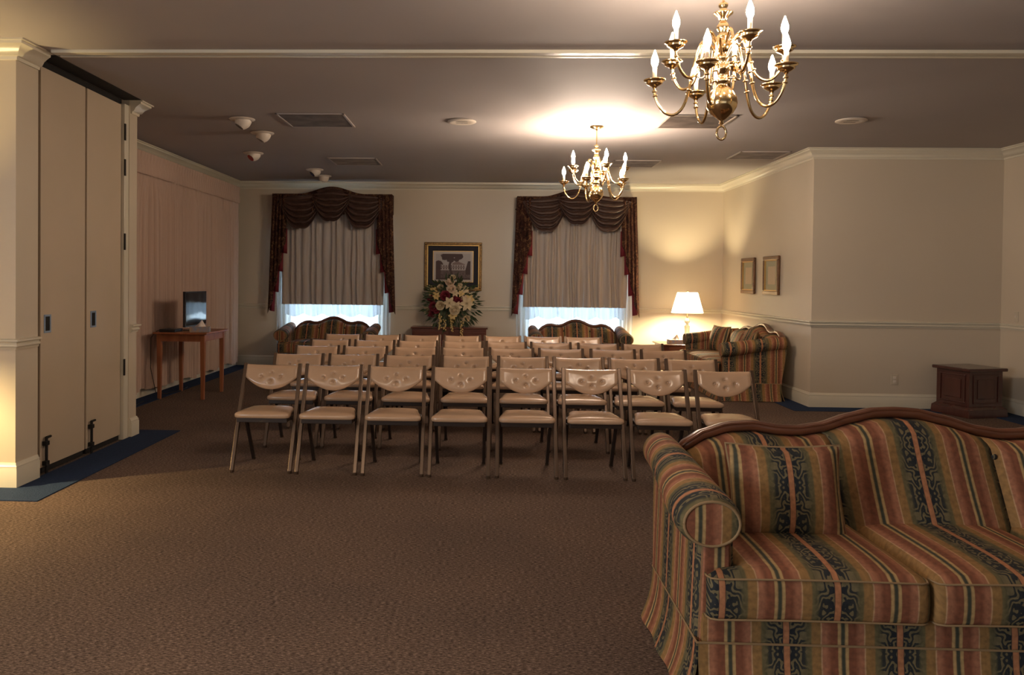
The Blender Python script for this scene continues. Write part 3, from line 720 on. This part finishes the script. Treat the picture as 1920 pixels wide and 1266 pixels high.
# ------------------------------------------------------------------ folding chairs
def make_chair(label, loc, rz):
    t = thing('folding_chair', label, 'chair', loc, rz, 'tan vinyl folding chairs in rows')
    hw = .197
    for s_ in (-1, 1):   # long front legs that run up to hold the backrest
        x0, x1 = s_*(hw+.012), s_*(hw+.008)
        MB().tube([(x0, -.318, .012), (x0, -.14, .42), (x1, .004, .752)], .0175, 4, sq=(.95, 1.1)).build('front_leg', TUBE, t, bevel=.004)
        MB().tube([(s_*(hw-.022), .105, .012), (s_*(hw-.020), -.02, .24), (s_*(hw-.016), -.10, .395)], .0175, 4, sq=(.9, 1.2)).build('rear_leg', DARKT, t, bevel=.004)
        for p, m_ in (((x0, -.3195, 0), 0), ((s_*(hw-.022), .107, 0), 0)):
            MB().lathe([(.014, 0), (.016, .004), (.015, .020)], 10, p).build('foot_cap', TUBE, t, smooth=True)
    b = MB()
    for s_ in (-1, 1): b.box(min(s_*hw*.93, s_*hw*.86), max(s_*hw*.93, s_*hw*.86), -.295, .02, .362, .388)
    b.box(-hw*.93, hw*.93, -.300, -.280, .358, .388); b.box(-hw*.86, hw*.86, .0, .02, .362, .388)
    b.build('seat_frame', DARKT, t, bevel=.003)
    MB().tube([(-hw-.005, -.165, .362), (hw+.005, -.165, .362)], .007, 6).build('pivot_rod', DARKT, t, smooth=True)
    def sp(x, y, z, p):
        k = 1-.20*sstep(-1, 1, p[1])*1.0; a, b_ = 1-abs(p[0])**3, 1-abs(p[1])**3
        c = 1-.10*max(0, -p[1])**6*abs(p[0])**4
        return (x*k, y*(1-.06*abs(p[0])**4), z+(.016*a*b_ if z > 0 else 0))
    MB().soft(0, -.150, .408, .402, .345, .044, .021, 14, sp).build('seat', VINYL, t, smooth='all', weld=True)
    # tufted backrest: flat top, bellied bottom, four buttons
    T_ = [(0, .020), (-.072, -.008), (.072, -.008), (0, -.036)]
    hwb = hw-.004
    def zr(a): return .742+.003*abs(a)-.004*(1-a*a), .742-.088-.088*(1-abs(a)**2.1)
    def bf(u, v):
        a = 2*u-1; x = a*hwb; zt, zb = zr(a); z = zb+(zt-zb)*v
        e = min(1, 5.5*min(v, 1-v)+.02)**.5*min(1, 7*(1-abs(a))+.05)**.5
        y = -.020*e-.016*exp(-((x/.11)**2+((z-.655)/.050)**2))
        for tx, tz in T_: y += .017*exp(-(((x-tx)/.010)**2+((z-.665-tz)/.010)**2))+.010*exp(-(((x-tx)/.020)**2+((z-.665-tz)/.017)**2))
        y += .022*(x/hwb)**2*-1*0+.018*(1-(x/hwb)**2)
        return (x, y+(z-.745)*.44-.008, z)
    def bb(u, v):
        a = 1-2*u; x = a*hwb; zt, zb = zr(a); z = zb+(zt-zb)*v
        return (x, .012+.018*(1-(x/hwb)**2)+(z-.745)*.44, z)
    b = MB(); nu, nv = 44, 22; b.grid(bf, nu, nv); b.grid(bb, nu, nv); n = nu+1; N = n*(nv+1)
    for j in range(nv): b.f.append((j*n, (j+1)*n, N+(j+1)*n+nu, N+j*n+nu)); b.f.append((j*n+nu, N+j*n, N+(j+1)*n, (j+1)*n+nu))
    for k in range(nu):
        b.f.append((nv*n+k, nv*n+k+1, N+nv*n+nu-k-1, N+nv*n+nu-k)); b.f.append((k+1, k, N+nu-k, N+nu-k-1))
    bk = b.build('backrest', VINYL, t, smooth='all')
    for tx, tz in T_:
        z = .665+tz
        MB().lathe([(.0005, -.003), (.005, -.001), (.006, .001)], 8).build('tuft_button', VINYL, bk, smooth='all', loc=(tx, -.004+(z-.745)*.44-.004, z), rot=(radians(-90), 0, 0))
    return t
ROWS = [
 [(-1.594, 5.965), (-1.125, 5.955), (-.653, 5.945), (-.176, 5.94), (.304, 5.955), (.786, 5.95), (1.265, 5.94), (1.752, 5.942)],
 [(-1.594, 6.82), (-1.124, 6.83), (-.644, 6.82), (-.158, 6.826), (.322, 6.826), (.793, 6.82), (1.255, 6.80), (1.728, 6.78)],
 [(-1.614, 7.66), (-1.149, 7.665), (-.668, 7.65), (-.208, 7.656), (.252, 7.67), (.724, 7.67), (1.214, 7.665), (1.690, 7.66)],
 [(-1.642, 8.45), (-1.166, 8.43), (-.710, 8.43), (-.234, 8.44), (.222, 8.46), (.690, 8.44), (1.180, 8.41), (1.638, 8.40)],
 [(-1.663, 9.31), (-1.198, 9.31), (-.736, 9.31), (-.267, 9.31), (.199, 9.31), (.668, 9.31), (1.130, 9.31)]]
RN = ['front row', 'second row', 'third row', 'fourth row', 'back row']
ON = ['leftmost', 'second from left', 'third from left', 'fourth from left', 'fifth from left', 'sixth from left', 'seventh from left', 'rightmost']
proto = None; rr = random.Random(11)
for r, row in enumerate(ROWS):
    for i, (x, y) in enumerate(row):
        pos = 'rightmost' if i == len(row)-1 else ON[i]
        lab = 'tan tufted vinyl folding chair, %s in the %s' % (pos, RN[r])
        rz = radians(rr.uniform(-.9, .9))
        if proto is None: proto = make_chair(lab, (x, y, 0), rz)
        else: dup(proto, (x, y, 0), rz, lab)

# ------------------------------------------------------------------ wooden table with television, left
t = thing('side_table', 'square cherry wood table standing before the pink curtain', 'table', (-3.455, 9.30, 0), 0)
MB().box(-.31, .31, -.385, .385, .742, .765).build('tabletop', CHERRY, t, bevel=.006)
b = MB()
for a in ((-.26, .26, -.345, -.325), (-.26, .26, .325, .345), (-.27, -.25, -.33, .33), (.25, .27, -.33, .33)): b.box(*a, .66, .742)
b.build('apron', CHERRY, t, bevel=.002)
for sx in (-1, 1):
    for sy in (-1, 1):
        cx_, cy_ = sx*.250, sy*.325
        MB().frustum((cx_-.018, cx_+.018, cy_-.018, cy_+.018, 0), (cx_-.027, cx_+.027, cy_-.027, cy_+.027, .742)).build('leg', CHERRY, t, bevel=.003)
t = thing('television', 'flat black television on the cherry wood table', 'television', (-3.43, 9.34, .765), radians(-3))
MB().box(-.02, .012, -.30, .30, .050, .46).build('bezel', BLACK, t, bevel=.004)
MB().box(.0115, .0135, -.285, .285, .068, .445).build('screen', SCREEN, t)
MB().box(-.055, -.02, -.20, .20, .10, .36).build('rear_housing', BLACK, t, bevel=.01)
MB().box(-.09, .09, -.14, .14, 0, .012).build('stand_base', BLACK, t, bevel=.004)
MB().box(-.015, .01, -.03, .03, .010, .06).build('stand_neck', BLACK, t)
o = MB().box(-.09, .09, -.12, .12, 0, .035).build('media_box', BLACK, None, bevel=.005, loc=(-3.60, 9.04, .765)); tag(o, 'small black media box on the table beside the television', 'box')
def tissue(label, loc, rz):
    t = thing('tissue_box', label, 'tissue box', loc, rz, 'tissue boxes')
    MB().box(-.11, .11, -.058, .058, 0, .062).build('carton', BOXP, t, bevel=.003)
    b = MB(); r2 = random.Random(5)
    def fn(u, v):
        a = 2*pi*u; r = (.045-.042*v**.8)*(1+.35*sin(a*3+v*2)); return (r*cos(a)*1.2+.02*v, r*sin(a)*.7, .061+.075*v)
    b.grid(fn, 24, 6, closeu=True).build('tissue', TISSUE, t, smooth='all')
tissue('tissue box with a white tissue up, on the cherry table', (-3.27, 9.06, .765), radians(12))
o = MB().tube([(-3.60, 9.25, .785), (-3.66, 9.12, .80), (-3.74, 8.98, .775), (-3.80, 8.96, .70), (-3.82, 9.0, .35), (-3.80, 9.1, .06), (-3.76, 9.3, .012), (-3.70, 9.6, .012), (-3.73, 9.9, .012)], .004, 6).build('power_cord', BLACK, None, smooth=True)
tag(o, 'black power cord hanging behind the cherry table to the floor', 'cord')
o = MB().tube([(-3.74, 7.35, .012), (-3.70, 7.6, .012), (-3.76, 7.95, .012), (-3.72, 8.3, .012), (-3.77, 8.7, .012)], .004, 6).build('floor_cord', BLACK, None, smooth=True)
tag(o, 'thin dark cord lying under the hem of the pink curtain', 'cord')

# ------------------------------------------------------------------ console with flowers, picture
t = thing('console_cabinet', 'low dark mahogany cabinet under the framed house picture', 'cabinet', (-.55, 12.33, 0), 0)
MB().box(-.585, .585, -.19, .19, .645, .672).build('cabinet_top', WOOD, t, bevel=.006)
MB().box(-.565, .565, -.17, .18, .08, .645).build('carcass', WOOD, t, bevel=.003)
MB().box(-.545, .545, -.15, .17, 0, .08).build('plinth', WOOD, t)
for s_ in (-1, 1):
    d = MB().box(s_*.28-.265, s_*.28+.265, -.182, -.168, .11, .60).build('door', WOOD, t, bevel=.004)
    MB().lathe([(.004, 0), (.004, .012), (.010, .018), (.006, .026), (.001, .027)], 10).build('knob', BRASS, d, smooth=True, loc=(s_*.05, -.182, .38), rot=(radians(90), 0, 0))
# flowers
FX, FY, FZ = -.525, 12.27, .672
t = thing('flower_arrangement', 'large arrangement of cream and burgundy flowers on the mahogany cabinet', 'flowers', (FX, FY, FZ), 0)
MB().lathe([(.055, 0), (.06, .006), (.03, .02), (.028, .04), (.06, .08), (.075, .13), (.07, .17), (.082, .19), (.078, .19)], 20).build('vase', VASE, t, smooth=True)
def rosemesh(n=5):
    b = MB(); r2 = random.Random(2)
    for L_, (R, hgt, cnt, tilt) in enumerate(((.35, .95, 3, .1), (.55, .95, 4, .25), (.80, .85, 5, .5), (1.0, .65, 6, .85))):
        for k in range(cnt):
            a0 = 2*pi*k/cnt+L_*.7
            def fn(u, v):
                w = (u-.5)*2; a = a0+w*(pi/cnt)*1.25; r = R*(.25+.75*v**.7)*(1-.08*w*w)*(1+tilt*.25*v*v); return (r*cos(a), r*sin(a), hgt*v*(1-.25*w*w)-.35+.0*L_-.15*tilt*v*v)
            b.grid(fn, 4, 4)
    b.lathe([(.1, -.45), (.45, -.3), (.3, .2), (.02, .4)], 8); return b
def lilymesh():
    b = MB()
    for k in range(6):
        a0 = 2*pi*k/6
        def fn(u, v):
            w = (u-.5)*2; r = 1.25*v; wd = .34*sin(pi*min(1, v*.92+.06)); a = a0
            x, y = r, w*wd; return (x*cos(a)-y*sin(a), x*sin(a)+y*cos(a), .45*v-.55*v*v*v+.08*w*w)
        b.grid(fn, 3, 6)
    for k in range(5):
        a = 2*pi*k/5; b.tube([(0, 0, 0), (.2*cos(a), .2*sin(a), .45)], .025, 4)
    return b
rose_src = {m.name: rosemesh().build('rose', m, None, smooth='all') for m in (CREAMF, PEACHF, BURGF)}
lily_src = {m.name: lilymesh().build('lily', m, None, smooth='all') for m in (CREAMF, YELLF)}
used = set()
def flower(src, name, x, z, y, s):
    o = src if src.name not in used else src.copy()
    if src.name in used: COL.objects.link(o)
    used.add(src.name); o.parent = t; o.location = (x, y, z); o.scale = (s, s, s)
    s *= .88; d = Vector((x*.9, -.45+y, (z-.28)*.9)).normalized(); o.rotation_euler = d.to_track_quat('Z', 'Y').to_euler()
R_, P_, B_, L1, L2 = rose_src[CREAMF.name], rose_src[PEACHF.name], rose_src[BURGF.name], lily_src[CREAMF.name], lily_src[YELLF.name]
# x, z are taken about the vase mouth (metres)
for src, x, z, y, s in ((R_, .02, .76, -.02, .042), (P_, -.02, .68, -.08, .062), (P_, .00, .585, -.11, .062), (B_, -.09, .48, -.15, .068), (L2, -.28, .54, -.06, .07), (L2, -.22, .47, -.12, .06),
        (R_, -.17, .61, -.06, .045), (R_, -.33, .60, .0, .04), (B_, -.30, .42, -.08, .062), (B_, -.27, .31, -.12, .062), (B_, -.30, .22, -.08, .068), (B_, -.22, .26, -.14, .05), (R_, -.16, .33, -.17, .062),
        (L1, -.02, .37, -.20, .085), (R_, .06, .27, -.20, .070), (L1, .08, .31, -.20, .08), (B_, .11, .39, -.15, .058), (B_, .07, .43, -.14, .04), (R_, .12, .62, -.05, .055), (L1, .18, .60, -.04, .07),
        (L1, .22, .50, -.07, .08), (L1, .24, .36, -.14, .10), (L2, .28, .42, -.08, .07), (R_, -.37, .24, -.06, .052), (L2, .03, .18, -.18, .06), (R_, .24, .13, -.12, .05), (L2, .15, .51, -.10, .05),
        (L1, .06, .52, -.12, .055), (P_, .20, .43, -.12, .045)):
    flower(src, '', x, z, y, s)
bs = MB().soft(0, 0, 0, .02, .02, .014, .006, 3).build('hanging_blossom', YELLF, t, smooth='all', weld=True)
first = True
for sx, top_, n in ((-.16, .20, 26), (-.09, .12, 14), (.02, .10, 18), (.17, .10, 24)):
    for k in range(n):
        o = bs if first else bs.copy()
        if not first: COL.objects.link(o)
        first = False; o.parent = t
        o.location = (sx+random.uniform(-.022, .022), -.205+random.uniform(-.015, .015), top_-.24*k/n*(1 if n > 20 else .7)); s = random.uniform(.8, 1.3); o.scale = (s, s, s)
        o.rotation_euler = (random.random()*3, random.random()*3, 0)
b = MB(); r2 = random.Random(9)
for k in range(420):
    a = r2.uniform(0, 2*pi); R = .40*r2.uniform(.02, 1)**.6; x1, z1 = R*cos(a), .36+R*.95*sin(a); y1 = r2.uniform(-.13, .05) if R > .28 else r2.uniform(-.12, .0)
    L = r2.uniform(.07, .15); d = Vector((cos(a), r2.uniform(-.7, .3), sin(a)*.9+r2.uniform(-.3, .3))).normalized(); sd = d.cross(Vector((.2, 1, .3))).normalized()*r2.uniform(.009, .02)
    p = Vector((x1, y1, z1)); m_ = p+d*L*.45; e = p+d*L+Vector((0, 0, -.01)); c_ = Vector((0, .006, 0))
    b.add([p, m_+sd, e, m_-sd, m_+c_], [(0, 1, 4), (1, 2, 4), (2, 3, 4), (3, 0, 4)])
for k in range(26):  # long arching grass blades
    a = r2.choice((r2.uniform(-.5, .5), pi+r2.uniform(-.5, .5))); L = r2.uniform(.30, .46); s_ = 1 if cos(a) > 0 else -1
    pts = [(cos(a)*L*u, -.08, .32+sin(a)*L*u+.10*u-.26*u*u) for u in (0, .25, .5, .75, 1)]; b.tube(pts, [.004, .0035, .003, .002, .001], 4)
b.lathe([(.05, -.12), (.13, .0), (.13, .14), (.05, .26)], 9, (0, .03, .30))
o = b.build('foliage', LEAF, t); o['kind'] = 'stuff'

# picture of a house and tree in gilt frame: flat print as vertex colours
def ring(b, x0, x1, z0, z1, w, y0, y1):
    b.box(x0, x1, y0, y1, z0, z0+w); b.box(x0, x1, y0, y1, z1-w, z1); b.box(x0, x0+w, y0, y1, z0+w, z1-w); b.box(x1-w, x1, y0, y1, z0+w, z1-w); return b
t = thing('framed_print', 'gilt-framed sepia print of a house behind a big tree, above the cabinet', 'picture', (-.515, YB-.002, 1.60), 0)
ring(MB(), -.450, .450, -.380, .380, .040, -.045, 0).build('outer_frame', GILT, t, bevel=.008)
ring(MB(), -.412, .412, -.342, .342, .020, -.036, 0).build('gold_fillet', GILT2, t, bevel=.004)
MB().box(-.395, .395, -.012, 0, -.325, .325).build('dark_mat', MATNV, t)
ring(MB(), -.318, .318, -.245, .245, .008, -.016, -.011).build('inner_fillet', GILT2, t)
MB().box(-.312, .312, -.014, -.011, -.240, .240).build('white_mat', MATW, t)
def house(u, v):
    n = lambda a, b_: (sin(a*12.9+b_*78.2)*43758.5) % 1
    g = .10+.05*n(round(u*60), round(v*50))
    sky = (.42, .39, .38); dk = (.055, .028, .026); c = sky if v > .38 else (.13, .09, .085)
    if v < .38 and n(round(u*34), round(v*30)) > .55: c = (.09, .055, .05)
    if .36 < v < .74 and (abs(u-.08)/.14)**2+((v-.52)/.22)**2 < 1: c = dk
    if v < .72 and u > .86 and v > .2: c = dk if (u-.86)*2.2 > (v-.42)*.5 else c
    if .14 < u < .84 and .36 < v < .58: c = (.40, .35, .33)
    if .48 < u < .84 and .58 < v < .58+.14*(1-abs(u-.62)/.25): c = (.20, .14, .13)
    if .14 < u < .84 and .36 < v < .58 and (int(u*28) % 2 == 0) and (.40 < v < .46 or .50 < v < .555): c = (.10, .06, .055)
    if .14 < u < .84 and .475 < v < .49: c = (.12, .08, .07)
    if abs(u-.43-.03*sin(v*9)) < .035+.03*max(0, .3-v)+.02*max(0, v-.6): c = dk
    for a, b_, r1, r2_ in ((.30, .92, .15, .12), (.50, .95, .2, .10), (.66, .90, .12, .13), (.42, .80, .11, .14), (.24, .84, .07, .09), (.60, .78, .08, .08)):
        if ((u-a)/r1)**2+((v-b_)/r2_)**2 < 1+.5*(n(round(u*40), round(v*40))-.5): c = dk
    if u < .14 and v < .40 or v < .06: c = (.07, .035, .033)
    return tuple(x*(1+.6*(g-.12)) for x in c)
nu, nv = 110, 84; b = MB(); b.grid(lambda u, v: (-.272+.544*u, -.0150, -.205+.405*v), nu, nv)
pr_ = b.build('print', None, t); me = pr_.data; ca = me.color_attributes.new('ink', 'FLOAT_COLOR', 'POINT')
for j in range(nv+1):
    for i in range(nu+1): ca.data[j*(nu+1)+i].color = (*house(i/nu, j/nv), 1)
pm = mat('sepia_print', (.3, .3, .3), .6); at = nd(pm, 'ShaderNodeAttribute'); at.attribute_name = 'ink'; basecol(pm, at.outputs['Color']); me.materials.append(pm)
# two small frames on the right wall
for yy, l, k in ((11.29, 'small gilt-framed certificate on the right wall, nearer the lamp', 0), (10.39, 'small gilt-framed certificate on the right wall, nearer the corner', 1)):
    t = thing('small_frame', l, 'picture', (XR-.002, yy, 1.495), radians(-90), 'small frames on the right wall')
    ring(MB(), -.275, .275, -.248, .248, .050, -.035, 0).build('frame', BRNF, t, bevel=.010)
    ring(MB(), -.228, .228, -.201, .201, .014, -.028, 0).build('fillet', GILT2, t)
    MB().box(-.215, .215, -.010, 0, -.19, .19).build('mat', MATC, t)
    MB().box(-.13, .13, -.012, -.009, -.115, .115).build('paper', PAPER, t)
    g_ = MB().box(-.215, .215, -.018, -.016, -.19, .19).build('glazing', GLASS, t)

# ------------------------------------------------------------------ end table, lamp
t = thing('end_table', 'small dark end table in the corner under the lit lamp', 'table', (2.86, 11.88, 0), 0)
MB().box(-.33, .33, -.33, .33, .478, .50).build('tabletop', WOOD, t, bevel=.006)
MB().box(-.30, .30, -.30, .30, .40, .478).build('apron', WOOD, t, bevel=.002)
d = MB().box(-.22, .22, -.312, -.298, .408, .470).build('drawer', WOOD, t, bevel=.003)
MB().lathe([(.004, 0), (.004, .012), (.010, .018), (.006, .026), (.001, .027)], 10).build('knob', BRASS, d, smooth=True, loc=(0, -.312, .438), rot=(radians(90), 0, 0))
for sx in (-1, 1):
    for sy in (-1, 1):
        MB().frustum((sx*.27-.015, sx*.27+.015, sy*.27-.015, sy*.27+.015, 0), (sx*.27-.025, sx*.27+.025, sy*.27-.025, sy*.27+.025, .40)).build('leg', WOOD, t, bevel=.002)
MB().box(-.27, .27, -.27, .27, .14, .155).build('lower_shelf', WOOD, t)
def lamp(label, loc, power, col):
    t = thing('table_lamp', label, 'lamp', loc, 0, 'white-shaded table lamps')
    MB().lathe([(.065, 0), (.068, .008), (.062, .014), (.040, .020), (.026, .030), (.022, .045), (.020, .055)], 24).build('foot', BRASS, t, smooth=True)
    MB().lathe([(.024, .055), (.030, .062), (.034, .12), (.040, .22), (.042, .245), (.022, .262), (.018, .275), (.034, .298), (.042, .32), (.034, .345), (.016, .362)], 10).build('crystal_stem', CRYSTAL, t, smooth=False)
    MB().lathe([(.012, .36), (.014, .385), (.010, .40), (.010, .44)], 12).build('socket', BRASS, t, smooth=True)
    z0, z1 = .442, .742
    sh = MB(); sh.lathe([(.228, z0), (.146, z1)], 48, cap=False)
    s_ = sh.build('shade', SHADE, t, smooth=True)
    MB().tube([(.229*cos(a), .229*sin(a), z0) for a in [2*pi*i/48 for i in range(49)]], .003, 5, cap=False).build('shade_rim', SHADE, s_, smooth=True)
    b = MB()
    for k in range(3): a = k*2*pi/3; b.tube([(0, 0, z1-.01), (.146*cos(a), .146*sin(a), z1-.01)], .002, 5)
    b.tube([(.045, 0, .44), (.06, 0, .56), (.045, 0, .70), (0, 0, .735)], .002, 5); b.tube([(-.045, 0, .44), (-.06, 0, .55), (-.045, 0, .70), (0, 0, .735)], .002, 5)
    b.build('harp', BRASS, t)
    MB().lathe([(.004, .73), (.004, .745), (.012, .752), (.010, .765), (.002, .775)], 10).build('finial', BRASS, t, smooth=True)
    bm_ = mat('lamp_bulb', (1, .95, .9), .4); q = bm_.node_tree.nodes['Principled BSDF']; q.inputs['Emission Color'].default_value = (*col, 1); q.inputs['Emission Strength'].default_value = power
    MB().lathe([(.012, .47), (.016, .50), (.028, .545), (.030, .565), (.022, .587), (.002, .597)], 14).build('bulb', bm_, t, smooth='all')
lamp('lit table lamp with white shade and crystal stem in the far right corner', (2.985, 11.95, .50), 2700.0, (1.0, .82, .50))
tissue('tissue box with a tissue up beside the lit lamp', (2.76, 11.70, .50), radians(5))
# the lamp whose light falls on the near pier stands just left of the view
t = thing('end_table', 'dark end table left of the near pier, outside the view', 'table', (-3.95, 4.55, 0), 0)
MB().box(-.30, .30, -.25, .25, .478, .50).build('tabletop', WOOD, t, bevel=.006)
MB().box(-.27, .27, -.22, .22, .40, .478).build('apron', WOOD, t)
for sx in (-1, 1):
    for sy in (-1, 1): MB().box(sx*.25-.02, sx*.25+.02, sy*.20-.02, sy*.20+.02, 0, .40).build('leg', WOOD, t)
lamp('lit table lamp on the end table left of the near pier', (-3.95, 4.60, .50), 3200.0, (1.0, .74, .34))

# ------------------------------------------------------------------ pedestal, outlet, switches
t = thing('pedestal', 'square mahogany pedestal box with raised panels in the right corner', 'pedestal', (5.24, 8.84, 0), radians(15))
h = .212
MB().frustum((-h-.04, h+.04, -h-.04, h+.04, 0), (-h-.034, h+.034, -h-.034, h+.034, .085)).build('plinth', WOODP, t, bevel=.004)
MB().frustum((-h-.034, h+.034, -h-.034, h+.034, .085), (-h, h, -h, h, .115)).build('base_moulding', WOODP, t)
MB().box(-h, h, -h, h, .10, .485).build('carcass', WOODP, t)
MB().box(-h-.035, h+.035, -h-.035, h+.035, .485, .52).build('pedestal_top', WOODP, t, bevel=.008)
for k in range(4):
    b = MB(); ring(b, -.165, .165, .145, .45, .016, -h-.010, -h+.002)
    o = b.build('panel_moulding', WOODP, t, bevel=.005, rot=(0, 0, k*pi/2))
    MB().frustum((-.115, .115, .185, .41, 0), (-.100, .100, .20, .395, .008)).build('raised_panel', WOODP, o, loc=(0, -h, 0), rot=(radians(90), 0, 0)) if False else \
    MB().box(-.11, .11, -h-.007, -h+.002, .195, .40).build('raised_panel', WOODP, o, bevel=.006)
t = thing('wall_outlet', 'ivory wall outlet low on the recessed right wall', 'outlet', (4.60, Y1, .328), 0)
MB().box(-.036, .036, -.006, 0, -.058, .058).build('plate', IVORY, t, bevel=.003)
for s_ in (-1, 1): MB().box(-.016, .016, -.009, -.005, s_*.022-.014, s_*.022+.014).build('socket', WHITE, t, bevel=.002)
for yy, l in ((8.885, 'ivory wall switch plate above the rail near the corner'), (8.70, 'ivory wall switch plate nearest the right edge of the photo')):
    t = thing('wall_switch', l, 'switch', (XR2, yy, 1.06), radians(-90), 'ivory switch plates')
    MB().box(-.036, .036, -.006, 0, -.058, .058).build('plate', IVORY, t, bevel=.003)
    MB().box(-.006, .006, -.014, -.005, -.010, .012).build('toggle', WHITE, t)
